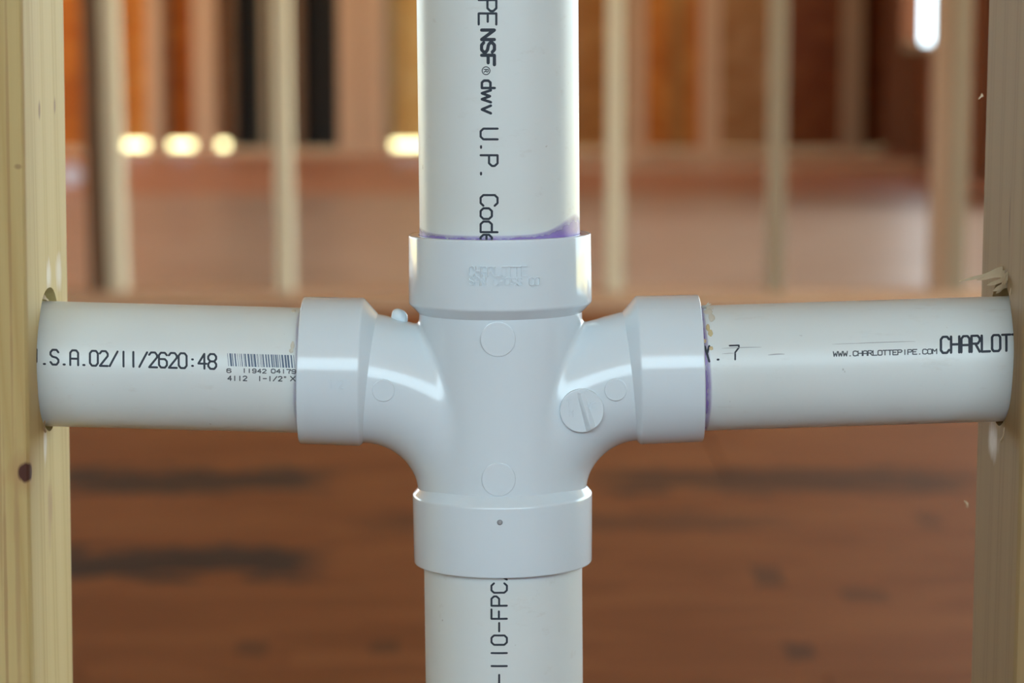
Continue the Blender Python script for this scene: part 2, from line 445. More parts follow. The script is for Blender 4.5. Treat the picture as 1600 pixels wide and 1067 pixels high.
# nearer frame bay in front of the far wall on the right
YM = 12.4
fm = empty('stud_frame', (P(1060, 150, YM).x, YM + 0.045, 0))
tag(fm, 'short bare stud frame standing before the far wall right of the vertical pipe', 'wall frame')
wpart('bottom_plate', P(900, 150, YM).x, XR - 0.001, YM, YM + 0.089, 0.0, 0.038, M['pine_tan'], fm, 0.002)
for px, wpx, mt in ((996, 26, 'pine_tan'), (1110, 30, 'pine_tan')):
    x = P(px, 230, YM).x; hw = wpx / FPX * 13.4 / 2
    wpart('stud', x - hw, x + hw, YM + 0.0005, YM + 0.0885, 0.0385, ZC - 0.002, M[mt], fm)

# small pale scrap on the floor far left
g = G(113, 290)
bm = bmesh.new(); bmesh.ops.create_icosphere(bm, subdivisions=3, radius=0.045)
for v in bm.verts:
    n_ = Vector((math.sin(v.co.x * 150 + 1), math.sin(v.co.y * 170), math.sin(v.co.z * 190 + 2)))
    v.co = v.co * (1 + 0.14 * n_.x * n_.y + 0.1 * n_.z)
zmin = min(v.co.z for v in bm.verts)
o = from_bm('paper_scrap', bm, M['paper'], None, (g.x, g.y, -zmin))
tag(o, 'small pale crumpled scrap on the floor beside the left pine stud', 'scrap')

# ------------------------------------------------------------------ foreground studs with bored holes
def bored_stud(name, xin, side, hole_c, hole_r, mat, label, tilt):
    """xin: x of the inner face at hole height; side -1 = stud lies left of that face"""
    x0, x1 = (xin - 0.038, xin) if side < 0 else (xin, xin + 0.038)
    cx, cz = (x0 + x1) / 2, 0.55
    bm = box_bm(-0.019, 0.019, -0.0445, 0.0445, -cz, ZC - 0.004 - cz, 0.0025, 3, True)
    o = from_bm(name, bm, mat); o.location = (cx, 0, cz)
    me = bpy.data.meshes.new('bore'); cb = bmesh.new()
    n = 48
    ra = []; rb = []
    for k in range(n):
        t = 2 * math.pi * k / n
        rr = hole_r * (1 + 0.012 * math.sin(7 * t) + 0.02 * max(0, math.sin(t)) ** 12)
        yy, zz = hole_c.y + rr * math.cos(t), hole_c.z - cz + rr * math.sin(t)
        ra.append(cb.verts.new((-0.05, yy, zz))); rb.append(cb.verts.new((0.05, yy, zz)))
    for k in range(n): cb.faces.new((ra[k], ra[(k + 1) % n], rb[(k + 1) % n], rb[k]))
    cb.faces.new(ra[::-1]); cb.faces.new(rb)
    bmesh.ops.recalc_face_normals(cb, faces=cb.faces); cb.to_mesh(me); cb.free()
    cut = bpy.data.objects.new('bore', me); COL.objects.link(cut); cut.location = (cx, 0, cz)
    md = o.modifiers.new('b', 'BOOLEAN'); md.operation = 'DIFFERENCE'; md.object = cut; md.solver = 'EXACT'
    bpy.context.view_layer.update()
    dg = bpy.context.evaluated_depsgraph_get()
    nm = bpy.data.meshes.new_from_object(o.evaluated_get(dg)); o.modifiers.clear()
    o.data = nm; nm.name = name
    bpy.data.objects.remove(cut)
    auto_smooth(nm, rad(30))
    o.rotation_euler = (0, rad(tilt), 0)
    tag(o, label, 'stud', 'pine studs bored for the drain pipes')
    return o

XL = P(78, 560, 0).x; XRI = P(1563, 552, 0).x
hl = P(78, 561, 0.0); hr = P(1563, 552, 0.0)
def loc_on(px, py, xin, side, Y=None):
    """object coordinates on the left/right stud for a photo pixel: front face (Y given) or inner face"""
    cx = xin + 0.019 * side
    if Y is not None: p = P(px, py, Y)
    else:
        d = ray(px, py); p = CAM + d * ((xin - CAM.x) / d.x)
    return (p.x - cx, p.y, p.z - 0.55)
li = lambda px, py: loc_on(px, py, XL, -1)
lf = lambda px, py: loc_on(px, py, XL, -1, -0.0445)
ri = lambda px, py: loc_on(px, py, XRI, 1)
big = 0.01
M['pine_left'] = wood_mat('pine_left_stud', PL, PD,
    marks=[(li(80, 790), (0.012, 0.006, 0.012), (0.40, 0.25, 0.12), 0.75), (li(80, 840), (0.01, 0.004, 0.008), (0.45, 0.3, 0.14), 0.5),
           (li(60, 172), (0.01, 0.0025, 0.004), (0.22, 0.11, 0.05), 0.85), (li(84, 165), (0.01, 0.0025, 0.004), (0.25, 0.13, 0.06), 0.85),
           (lf(27, 260), (0.0016, 0.01, 0.0012), (0.3, 0.19, 0.08), 0.7),
           (lf(13, 300), (0.0007, 0.004, 0.12), (0.36, 0.21, 0.085), 0.55), (lf(36, 180), (0.0010, 0.004, 0.09), (0.42, 0.26, 0.11), 0.5),
           (lf(12, 950), (0.0008, 0.004, 0.07), (0.34, 0.19, 0.08), 0.6), (lf(30, 900), (0.0012, 0.004, 0.06), (0.40, 0.25, 0.11), 0.55), (lf(2, 760), (0.0008, 0.004, 0.05), (0.36, 0.21, 0.09), 0.5)],
    knots=[(lf(42, 738), (0.0034, 0.006, 0.0042))],
    pale=[(li(76, 430), (0.01, 0.006, 0.007), 0.6), (li(92, 425), (0.01, 0.008, 0.008), 0.55), (li(72, 690), (0.01, 0.004, 0.009), 0.75)])
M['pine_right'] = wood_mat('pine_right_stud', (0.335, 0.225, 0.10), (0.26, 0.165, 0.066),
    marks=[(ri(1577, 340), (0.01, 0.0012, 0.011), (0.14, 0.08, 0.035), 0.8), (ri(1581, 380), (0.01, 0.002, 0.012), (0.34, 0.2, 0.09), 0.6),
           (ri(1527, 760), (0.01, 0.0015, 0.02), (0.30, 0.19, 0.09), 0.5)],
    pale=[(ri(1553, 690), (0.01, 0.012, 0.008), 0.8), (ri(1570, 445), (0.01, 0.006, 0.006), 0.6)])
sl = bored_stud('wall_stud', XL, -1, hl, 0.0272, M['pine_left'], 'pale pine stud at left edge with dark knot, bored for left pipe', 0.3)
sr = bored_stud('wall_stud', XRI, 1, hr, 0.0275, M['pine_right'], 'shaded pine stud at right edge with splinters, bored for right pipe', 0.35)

# splinters torn up around the bores
def sliver(parent, p0, p1, w, curl, mat, n=8, twist=0.6):
    bm = bmesh.new(); d = p1 - p0; L = d.length; d.normalize()
    side = d.cross(Vector((0.25, -1, 0.2))).normalized(); up = side.cross(d).normalized()
    prev = None
    for k in range(n + 1):
        t = k / n
        c = p0 + d * L * t + up * curl * math.sin(t * math.pi * 0.8) * L
        ww = w * (1 - t) ** 0.7 * (0.85 + 0.3 * math.sin(9 * t)) + 0.00008
        s2 = (side * math.cos(twist * t) + up * math.sin(twist * t)); u2 = s2.cross(d)
        ring = [bm.verts.new(c + s2 * ww + u2 * 0.0002), bm.verts.new(c - s2 * ww + u2 * 0.0002),
                bm.verts.new(c - s2 * ww * 0.8 - u2 * ww * 0.35), bm.verts.new(c + s2 * ww * 0.8 - u2 * ww * 0.35)]
        if prev:
            for q in range(4): bm.faces.new((prev[q], prev[(q + 1) % 4], ring[(q + 1) % 4], ring[q]))
        else: bm.faces.new(ring[::-1])
        prev = ring
    bm.faces.new(prev)
    o = from_bm('splinter', bm, mat, None, (0, 0, 0), False)
    inv = Matrix.LocRotScale(parent.location, parent.rotation_euler, None).inverted()
    o.data.transform(inv); o.parent = parent
    return o
M['splinter'] = wood_mat('torn_pine', (0.68, 0.56, 0.38), (0.55, 0.42, 0.26), rough=0.8)
def rface(px, py): d = ray(px, py); return CAM + d * ((XRI - CAM.x) / d.x)
def lface(px, py): d = ray(px, py); return CAM + d * ((XL - CAM.x) / d.x)
bend = Vector((-0.004, 0, 0))
for a, bq, w, cu in (((1566, 421), P(1497, 440, -0.004), 0.0016, 0.10), ((1569, 426), P(1524, 438, -0.008), 0.0014, 0.14),
                     ((1572, 432), P(1540, 446, -0.012), 0.0022, 0.18), ((1574, 424), P(1566, 447, -0.016), 0.0016, -0.1),
                     ((1571, 438), P(1550, 455, -0.010), 0.0022, 0.15), ((1576, 432), P(1577, 462, -0.02), 0.0013, 0.05),
                     ((1566, 440), P(1556, 458, 0.0), 0.0018, 0.1)):
    p = rface(*a) + Vector((0.002, 0, 0)); sliver(sr, p, bq, w, cu, M['splinter'])
for a, bq, w, cu in (((1571, 668), P(1562, 690, -0.01), 0.0015, 0.1), ((1531, 148), P(1528, 155, 0.044), 0.0006, 0.02),
                     ((1508, 790), P(1505, 782, 0.0445), 0.0008, 0.02)):
    p = rface(*a) + Vector((0.001, 0, 0)); sliver(sr, p, bq, w, cu, M['splinter'])
for a, bq, w, cu in (((70, 462), P(75, 470, -0.005), 0.0008, 0.1), ((72, 676), P(70, 655, -0.022), 0.0009, 0.05)):
    p = lface(*a) - Vector((0.001, 0, 0)); sliver(sl, p, bq, w, cu, M['splinter'])

# ------------------------------------------------------------------ the drain fitting (double sanitary tee)
T = P(783, 580, 0)
TILT = rad(-0.55)
R3 = Matrix.Rotation(TILT, 3, 'Y')
VAX = R3 @ Vector((0, 0, 1))
INC_L, INC_R = rad(1.5), rad(1.8)
AXL = Vector((-math.cos(INC_L), 0, math.sin(INC_L)))
AXR = Vector((math.cos(INC_R), 0, math.sin(INC_R)))
OFFL, OFFR = Vector((0, 0, -0.0016)), Vector((0, 0, -0.0012))      # branch axes meet a little below the centre
mm = 0.001
RB, RT, RMAJ = 31.0, 24.2, 45.4
TC = (53.0, -48.0)
R3n = np.array(R3)
def sdf(p):                                   # p (...,3) in mm, tee coordinates
    x, y_, z = p[..., 0], p[..., 1], p[..., 2]
    body = np.sqrt(x * x + y_ * y_) - RB
    def branch(sx):
        u = TC[0] - sx * x; v = z - TC[1]     # from the arc centre towards the body
        inq = (u > 0) & (v > 0)
        rho = np.sqrt(u * u + v * v)
        g_ = 0.95 * np.clip(1 - u / 17.0, 0, 1) ** 1.3      # the branch swells a little towards its hub
        q = np.where(inq, rho - RMAJ, np.where(u <= 0, v - RMAJ, u - RMAJ)) - g_
        return np.sqrt(q ** 2 + y_ * y_) - RT - g_
    def smin(a, b_, k):
        h = np.clip(0.5 + 0.5 * (b_ - a) / k, 0, 1)
        return b_ * (1 - h) + a * h - k * h * (1 - h)
    d = smin(smin(branch(1.0), branch(-1.0), 1.0), body, 2.6)
    cap = np.maximum(np.maximum(np.abs(x) - 57.0, z - 27.5), -49.5 - z)
    return np.maximum(d, cap)
def surface_net(lo, hi, h):
    ax = [np.arange(lo[i], hi[i] + h, h) for i in range(3)]
    n = [len(a) for a in ax]
    gpt = np.stack(np.meshgrid(*ax, indexing='ij'), -1)
    V = sdf(gpt); S = V < 0
    cnt = np.zeros([k - 1 for k in n]); acc = np.zeros([k - 1 for k in n] + [3])
    offs = [(i, j, k) for i in (0, 1) for j in (0, 1) for k in (0, 1)]
    sl_ = lambda o: tuple(slice(o[i], n[i] - 1 + o[i]) for i in range(3))
    for a in offs:
        for d_ in range(3):
            if a[d_]: continue
            bq = list(a); bq[d_] = 1
            va, vb = V[sl_(a)], V[sl_(bq)]
            c_ = (va < 0) != (vb < 0)
            t = np.where(c_, va / np.where(c_, va - vb, 1), 0)
            pt_ = np.broadcast_to(np.array(a, float), acc.shape).copy(); pt_[..., d_] += t
            acc += np.where(c_[..., None], pt_, 0); cnt += c_
    act = cnt > 0
    idx = -np.ones(act.shape, int); idx[act] = np.arange(act.sum())
    ijk = np.argwhere(act)
    verts = np.array(lo) + (ijk + acc[act] / cnt[act][:, None]) * h
    for _ in range(4):
        e = 0.02; f0 = sdf(verts); gr = np.zeros_like(verts)
        for d_ in range(3):
            q = verts.copy(); q[:, d_] += e; gr[:, d_] = (sdf(q) - f0) / e
        verts -= 0.8 * gr * (f0 / np.maximum((gr ** 2).sum(1), 0.3))[:, None]
    faces = []
    for d_ in range(3):
        o1, o2 = [k for k in range(3) if k != d_]
        s0 = [slice(None)] * 3; s1 = [slice(None)] * 3
        s0[d_] = slice(0, n[d_] - 1); s1[d_] = slice(1, n[d_])
        A, B = S[tuple(s0)], S[tuple(s1)]
        e_ = np.argwhere(A != B)
        e_ = e_[(e_[:, o1] > 0) & (e_[:, o2] > 0) & (e_[:, o1] < n[o1] - 1) & (e_[:, o2] < n[o2] - 1)]
        ins = A[tuple(e_.T)]
        def cell(da, db):
            q = e_.copy(); q[:, o1] += da; q[:, o2] += db; return idx[tuple(q.T)]
        f = np.stack([cell(-1, -1), cell(0, -1), cell(0, 0), cell(-1, 0)], 1)
        flip = ins if d_ != 1 else ~ins
        f[~flip] = f[~flip][:, ::-1]
        faces.append(f)
    return verts, np.concatenate(faces)
vs, fs = surface_net((-58.3, -33.3, -51.3), (58.3, 33.3, 29.3), 0.72)
vs = (vs @ R3n.T) * mm
fit = empty('drain_fitting', T)
tag(fit, 'glossy white plastic cross fitting joining the four drain pipes', 'pipe fitting')
me = bpy.data.meshes.new('body'); me.from_pydata(vs.tolist(), [], fs.tolist()); me.update()
bm = bmesh.new(); bm.from_mesh(me); bmesh.ops.recalc_face_normals(bm, faces=bm.faces); bm.to_mesh(me); bm.free()
body = link_mesh('body', me, M['fitting'], fit, smooth=True)

def rounded(profile, r, n=4):
    """round the inner corners of a (s,r) profile"""
    out = [profile[0]]
    for i in range(1, len(profile) - 1):
        a, b_, c_ = (Vector(profile[i - 1]), Vector(profile[i]), Vector(profile[i + 1]))
        u = (a - b_); w = (c_ - b_); rr = min(r, u.length * 0.45, w.length * 0.45)
        pa, pc = b_ + u.normalized() * rr, b_ + w.normalized() * rr
        for k in range(n + 1):
            t = k / n
            q = pa.lerp(b_, t).lerp(b_.lerp(pc, t), t); out.append((q.x, q.y))
    out.append(profile[-1]); return out
def hub(ax, s0, s1, s2, rn, rh, rp, off=Vector((0, 0, 0))):
    pr = [(s0 - 2.4, rn - 2.5), (s0, rn + 0.15), (s1, rh), (s2, rh - 0.25), (s2, rp + 0.12), (s2 - 8, rp + 0.05), (s2 - 8.2, rp - 2)]
    pr = rounded(pr, 0.7)
    bm = lathe_bm([(s * mm, r * mm) for s, r in pr], off, ax, 128)
    o = from_bm('hub', bm, M['fitting'], fit, smooth=True)
    auto_smooth(o.data, rad(40)); return o
RPV, RPH = 30.35, 23.85
hub(VAX, 22.9, 26.6, 52.6, 31.0, 34.8, RPV)
hub(-VAX, 43.2, 46.8, 73.4, 31.0, 34.4, RPV)
hub(AXL, 49.5, 53.0, 76.0, 24.3, 28.3, RPH, OFFL)
hub(AXR, 48.7, 52.2, 76.0, 24.3, 28.3, RPH, OFFR)

def fit_hit(px, py):
    """sight line to the fitting body by sphere tracing; returns mm in the tee frame"""
    d = np.array(R3.inverted() @ ray(px, py)); o = np.array(R3.inverted() @ (CAM - T)) / mm
    t = 900.0
    for _ in range(90): t += 0.9 * float(sdf((o + d * t)[None])[0])
    return o + d * t
def disc_mark(px, py, r, proud, name='ejector_mark', mat='fitting'):
    p = fit_hit(px, py)
    e = 0.05; g0 = sdf(p[None])[0]
    nrm = Vector([(sdf((p + e * np.eye(3)[i])[None])[0] - g0) / e for i in range(3)]).normalized()
    nrm = (R3 @ nrm); nrm = (nrm * 0.55 + Vector((0, -1, 0.03)) * 0.45).normalized()
    c_ = R3 @ Vector(p) * mm
    pr = rounded([(-3.0, r), (proud, r), (proud - 0.05, r * 0.82), (proud - 0.05, 0.0)], 0.3)
    bm = lathe_bm([(s * mm, q * mm) for s, q in pr], c_, nrm, 48, Vector((1, 0, 0)))
    o = from_bm(name, bm, M[mat], fit, smooth=True); auto_smooth(o.data, rad(35))
    return o, c_, nrm
disc_mark(778, 530, 6.5, 0.35); disc_mark(779, 749, 6.3, 0.35)
disc_mark(599, 610, 4.2, 0.3); disc_mark(962, 609, 4.2, 0.3)
badge, bc, bn = disc_mark(909, 641, 8.2, 1.2, 'badge')

# raised wedge across the badge
bx_ = Vector((1, 0, 0)); bx_ = (bx_ - bn * bx_.dot(bn)).normalized(); bz_ = bx_.cross(bn) * -1
if bz_.z < 0: bz_ = -bz_
def bpt(u, v, h): return bc + bx_ * u * mm + bz_ * v * mm + bn * h * mm
bm = bmesh.new()
lo = [(-2.2, 7.2), (1.2, 6.6), (5.2, -5.6), (1.4, -7.6)]
base = [bm.verts.new(bpt(u, v, 0.9)) for u, v in lo]
top = [bm.verts.new(bpt(-0.7, 6.6, 1.7)), bm.verts.new(bpt(3.2, -6.4, 3.4))]
bm.faces.new(base)
bm.faces.new((base[0], base[3], top[1], top[0])); bm.faces.new((base[1], top[0], top[1], base[2]))
bm.faces.new((base[0], top[0], base[1])); bm.faces.new((base[3], base[2], top[1]))
o = from_bm('wedge', bm, M['fitting'], badge)
# sprue nub on the left branch
bm = bmesh.new(); bmesh.ops.create_icosphere(bm, subdivisions=3, radius=0.0030)
for v in bm.verts:
    v.co.z *= 1.05; v.co.x *= 1.15
    v.co *= 1 + 0.10 * math.sin(v.co.x * 900 + v.co.z * 700 + 1)
o = from_bm('sprue_nub', bm, M['fitting'], fit, P(624, 495, 0.0) - T, smooth=True)
bm = box_bm(-0.003, 0.003, -0.001, 0.001, -0.004, 0.0, 0.0004)
o = from_bm('mould_pip', lathe_bm([(-0.001, 0.0011), (0.0003, 0.0010), (0.00055, 0.0)], hit_cyl(781, 816, T, VAX, 34.4 * mm) - T, Vector((0, -1, 0)), 20, Vector((1, 0, 0))), M['ink_faint'], fit, smooth=True)
bm.free()

# ------------------------------------------------------------------ stroke lettering
C4 = lambda *p: list(p)
F = {
 '0': [[(1,0),(3,0),(4,1),(4,5),(3,6),(1,6),(0,5),(0,1),(1,0)]], '1': [[(2,0),(2,6)]],
 '2': [[(0,5),(1,6),(3,6),(4,5),(4,4),(0,0),(4,0)]], '3': [[(0,6),(4,6),(2,3.6),(3,3.6),(4,2.6),(4,1),(3,0),(1,0),(0,1)]],
 '4': [[(3,0),(3,6),(0,2),(4,2)]], '5': [[(4,6),(0,6),(0,3.5),(3,3.5),(4,2.5),(4,1),(3,0),(0,0)]],
 '6': [[(4,5),(3,6),(1,6),(0,5),(0,1),(1,0),(3,0),(4,1),(4,2.5),(3,3.4),(0,3.4)]], '7': [[(0,6),(4,6),(4,5),(2.4,3),(2.4,0)]],
 '8': [[(1,3),(0,4),(0,5),(1,6),(3,6),(4,5),(4,4),(3,3),(1,3),(0,2),(0,1),(1,0),(3,0),(4,1),(4,2),(3,3)]],
 '9': [[(0,0.6),(1,0),(3,0),(4,1),(4,5),(3,6),(1,6),(0,5),(0,3.6),(1,2.8),(4,2.8)]],
 'S': [[(4,5),(3,6),(1,6),(0,5),(0,4),(1,3.2),(3,2.8),(4,2),(4,1),(3,0),(1,0),(0,1)]],
 'A': [[(0,0),(0,5),(1,6),(3,6),(4,5),(4,0)],[(0,2.6),(4,2.6)]], 'P': [[(0,0),(0,6),(3,6),(4,5),(4,4),(3,3),(0,3)]],
 'E': [[(4,6),(0,6),(0,0),(4,0)],[(0,3.1),(3,3.1)]], 'U': [[(0,6),(0,1),(1,0),(3,0),(4,1),(4,6)]],
 'C': [[(4,5),(3,6),(1,6),(0,5),(0,1),(1,0),(3,0),(4,1)]], 'F': [[(4,6),(0,6),(0,0)],[(0,3.1),(3.2,3.1)]],
 'H': [[(0,0),(0,6)],[(4,0),(4,6)],[(0,3),(4,3)]], 'R': [[(0,0),(0,6),(3,6),(4,5),(4,4),(3,3),(0,3)],[(1.8,3),(4,0)]],
 'L': [[(0,6),(0,0),(4,0)]], 'O': [[(0,0.8),(0.8,0),(3.2,0),(4,0.8),(4,5.2),(3.2,6),(0.8,6),(0,5.2),(0,0.8)]],
 'T': [[(0,6),(4,6)],[(2,6),(2,0)]], 'W': [[(0,6),(0.8,0),(2,4),(3.2,0),(4,6)]], 'I': [[(2,0),(2,6)]],
 'M': [[(0,0),(0,6),(2,3),(4,6),(4,0)]], 'N': [[(0,0),(0,6),(4,0),(4,6)]], 'X': [[(0,0),(4,6)],[(0,6),(4,0)]],
 'Y': [[(0,6),(1.5,3),(3,6)],[(1.5,3),(3,0)]], 'V': [[(0,6),(2,0),(4,6)]],
 'o': [[(1,0),(3,0),(4,1),(4,3),(3,4),(1,4),(0,3),(0,1),(1,0)]], 'd': [[(4,6),(4,0),(1,0),(0,1),(0,3),(1,4),(4,4)]],
 'e': [[(0,2.1),(4,2.1),(4,3),(3,4),(1,4),(0,3),(0,1),(1,0),(3.6,0)]],
 'w': [[(0,4),(1,0),(2,3.6),(3,0),(4,4)]], 'v': [[(0,4),(2,0),(4,4)]],
 '.': [[(1.6,0.15),(2.2,0.15)]], ':': [[(1.8,1),(2.2,1)],[(1.8,3.6),(2.2,3.6)]], '/': [[(0,0),(4,6)]], '-': [[(0.2,3),(3.8,3)]],
 '"': [[(1,6),(1,4.6)],[(2.4,6),(2.4,4.6)]], ' ': [], 'r': [[(0,0),(0,4)],[(0,3),(1.4,4),(3,4)]],
}
def strokes(text, pitch, cw):
    """polylines in units where the cap height is 1"""
    out = []
    for i, ch in enumerate(text):
        for pl in F[ch]: out.append([(i * pitch + x / 4 * cw, y_ / 6) for x, y_ in pl])
    return out
def ribbons(bm, lines, hw, mapf, step=0.12):
    """flat pen strokes of half width hw (same unit as the lines) mapped onto a surface"""
    def quad(pts):
        vs_ = [bm.verts.new(mapf(*q)) for q in pts]; bm.faces.new(vs_)
    for pl in lines:
        for (x0, y0), (x1, y1) in zip(pl[:-1], pl[1:]):
            L = math.hypot(x1 - x0, y1 - y0)
            if L < 1e-6: continue
            dx, dy = (x1 - x0) / L, (y1 - y0) / L; nx, ny = -dy * hw, dx * hw
            n = max(1, int(L / step)); prev = None
            for k in range(n + 1):
                t = k / n; cx, cy = x0 + (x1 - x0) * t, y0 + (y1 - y0) * t
                cur = (bm.verts.new(mapf(cx + nx, cy + ny)), bm.verts.new(mapf(cx - nx, cy - ny)))
                if prev: bm.faces.new((prev[0], prev[1], cur[1], cur[0]))
                prev = cur
        for (x, y_) in pl:
            c_ = [bm.verts.new(mapf(x + hw * math.cos(a), y_ + hw * math.sin(a))) for a in [k * math.pi / 4 for k in range(8)]]
            bm.faces.new(c_)
class CylText:
    """lettering wrapped on a pipe; given by photo pixels of baseline start, baseline end, top start"""
    def __init__(s, a, ax, r, lift=0.00005):
        s.a, s.ax, s.r, s.lift = a, ax.normalized(), r, lift
        e1 = Vector((0, -1, 0)); s.e1 = (e1 - s.ax * e1.dot(s.ax)).normalized(); s.e2 = s.ax.cross(s.e1)
    def sp(s, px, py):
        p = hit_cyl(px, py, s.a, s.ax, s.r) - s.a
        return Vector((p.dot(s.ax), s.r * math.atan2(p.dot(s.e2), p.dot(s.e1))))
    def mapper(s, b0, b1, t0, ulen, origin):
        B0, B1, T0 = s.sp(*b0), s.sp(*b1), s.sp(*t0)
        U = (B1 - B0) / ulen; V = T0 - B0
        def f(u, v):
            q = B0 + U * u + V * v; th = q.y / s.r; rr = s.r + s.lift
            return s.a + s.ax * q.x + (s.e1 * math.cos(th) + s.e2 * math.sin(th)) * rr - origin
        return f, V.length, U.length
def text_on(bm, cyl, origin, text, b0, b1, t0, pw=0.09, cwf=0.78):
    """text fills b0..b1 in len(text) equal cells; pw = half pen width in cap heights"""
    f, vl, ul = cyl.mapper(b0, b1, t0, 1.0, origin)
    n = len(text); k = ul / vl                       # length of the line in cap heights
    g = lambda u, v: f(u / k, v)
    ribbons(bm, strokes(text, k / n, k / n * cwf), pw, g)

# ------------------------------------------------------------------ pipes
def pipe(name, a, ax, s0, s1, r, label):
    """hollow pipe from s0 to s1 along ax"""
    o = empty(name, a); tag(o, label, 'pipe', 'white plastic drain pipes')
    ri_ = r - 0.0038
    bm = lathe_bm([(s0, ri_), (s0, r), (s1, r), (s1, ri_)], Vector((0, 0, 0)), ax, 128, closed=True)
    t = from_bm('tube', bm, M['pipe'], o); auto_smooth(t.data, rad(40))
    return o
def band(parent, origin, cyl, s_edge, sdir, hfun, fmax, lift=0.00003, seg=192):
    """thin purple primer wiped on the pipe beside a hub; hfun(theta) = height in m"""
    bm = bmesh.new(); fa = bm.verts.layers.float.new('fade')
    rows = 6; grid = []
    for k in range(seg):
        th = 2 * math.pi * k / seg - math.pi; h = hfun(th); colm = []
        for j in range(rows + 1):
            t = j / rows
            v = bm.verts.new(cyl.a + cyl.ax * (s_edge + sdir * (h * t - 0.002 * (1 - t))) + (cyl.e1 * math.cos(th) + cyl.e2 * math.sin(th)) * (cyl.r + lift) - origin)
            v[fa] = fmax * (1 - t) ** 0.55 if j else fmax
            colm.append(v)
        grid.append(colm)
    for k in range(seg):
        for j in range(rows):
            A, B = grid[k], grid[(k + 1) % seg]
            bm.faces.new((A[j], B[j], B[j + 1], A[j + 1]))
    return from_bm('primer_band', bm, M['primer'], parent, smooth=True)
def blobs(parent, origin, cyl, pts, mat):
    for px, py, rx, ry in pts:
        p = hit_cyl(px, py, cyl.a, cyl.ax, cyl.r)
        nrm = (p - cyl.a); nrm = (nrm - cyl.ax * nrm.dot(cyl.ax)).normalized()
        bm = bmesh.new(); bmesh.ops.create_icosphere(bm, subdivisions=3, radius=1)
        tn = cyl.ax.cross(nrm)
        for v in bm.verts:
            w_ = 1 + 0.12 * math.sin(3 * v.co.x + px) * math.cos(4 * v.co.y + py)
            v.co = p + (cyl.ax * v.co.x * rx + tn * v.co.y * ry) * mm * w_ + nrm * v.co.z * 0.3 * mm - origin
        from_bm('glue_bead', bm, mat, parent, smooth=True)

CU = CylText(T, VAX, RPV * mm)
ztop = (ZC - 0.003 - T.z) / VAX.z; zbot = (T.z - 0.001) / VAX.z
up = pipe('drain_pipe', T, VAX, 0.0445, ztop, RPV * mm, 'vertical white vent pipe with U.P. Code lettering rising from the cross fitting')
dn = pipe('drain_pipe', T, VAX, -zbot, -0.066, RPV * mm, 'vertical white pipe with 110-FPC lettering below the cross fitting')
lp = pipe('drain_pipe', T + OFFL, AXL, 0.070, 0.205, RPH * mm, 'horizontal white pipe with date stamp and barcode entering the left stud')
rp = pipe('drain_pipe', T + OFFR, AXR, 0.070, 0.215, RPH * mm, 'horizontal white pipe with clear lettering at its right end entering the right stud')

bm = bmesh.new()
text_on(bm, CU, T, 'PE', (748, 0), (748, 42), (775.5, 0), 0.066, 0.82)
text_on(bm, CU, T, 'U.P. Code', (751, 201), (751, 201 + 20.7 * 9), (777.5, 201), 0.066, 0.80)
text_on(bm, CU, T, 'NSF', (752.5, 47), (752.5, 106), (772.5, 47), 0.13, 0.75)
text_on(bm, CU, T, 'd', (753, 126), (753, 142), (773, 126), 0.10, 0.72)
text_on(bm, CU, T, 'w', (753, 141), (753, 163), (774, 141), 0.10, 0.85)
text_on(bm, CU, T, 'v', (753, 165), (753, 180), (774, 165), 0.10, 0.80)
f_, vl_, ul_ = CU.mapper((753, 104), (753, 117), (766, 104), 1.0, T)
ribbons(bm, [[(0.5 + 0.47 * math.cos(a), 0.5 + 0.47 * math.sin(a)) for a in [k * math.pi / 10 for k in range(21)]],
             [(0.34, 0.25), (0.34, 0.75), (0.6, 0.75), (0.66, 0.62), (0.6, 0.5), (0.34, 0.5)], [(0.5, 0.5), (0.68, 0.25)]], 0.055, f_)
from_bm('printed_lettering', bm, M['ink'], up)
bm = bmesh.new()
text_on(bm, CU, T, '-110-FPC/', (792, 1068), (792, 885), (768, 1068), 0.066, 0.72)
from_bm('printed_lettering', bm, M['ink'], dn)

CL = CylText(T + OFFL, -AXL, RPH * mm)
bm = bmesh.new()
text_on(bm, CL, T + OFFL, '.S.A.02/11/2620:48', (63.6, 569), (341, 576.5), (63.6, 546), 0.072, 0.80)
text_on(bm, CL, T + OFFL, 'U', (45, 568.5), (60, 569), (45, 545.5), 0.072, 0.80)
from_bm('printed_lettering', bm, M['ink'], lp)
bm = bmesh.new()
f_, vl_, ul_ = CL.mapper((357, 572), (464, 575), (355, 552), 107.0, T + OFFL)
rb = random.Random(3); u = 0.0
bars = []
while u < 104:
    w_ = rb.choice((0.8, 0.8, 1.4, 2.2, 3.0)); bars.append((u, w_)); u += w_ + rb.choice((0.8, 0.9, 1.2, 1.8, 2.4))
for u, w_ in bars:
    pr = None
    for k in range(5):
        v = k / 4
        cur = (bm.verts.new(f_(u, v)), bm.verts.new(f_(u + w_, v)))
        if pr: bm.faces.new((pr[0], pr[1], cur[1], cur[0]))
        pr = cur
from_bm('barcode', bm, M['ink_bar'], lp)
bm = bmesh.new()
text_on(bm, CL, T + OFFL, '6', (354.5, 582), (362.5, 582.2), (354.5, 576), 0.125, 0.8)
text_on(bm, CL, T + OFFL, '11942', (379, 582), (418, 583), (379, 576), 0.125, 0.7)
text_on(bm, CL, T + OFFL, '04179', (424, 582.6), (464, 583.6), (424, 576.6), 0.125, 0.75)
text_on(bm, CL, T + OFFL, '4112', (356, 594.3), (388, 594.8), (356, 587.3), 0.115, 0.7)
text_on(bm, CL, T + OFFL, '1-1/2"', (403, 594.8), (451, 595.4), (403, 587.8), 0.115, 0.7)
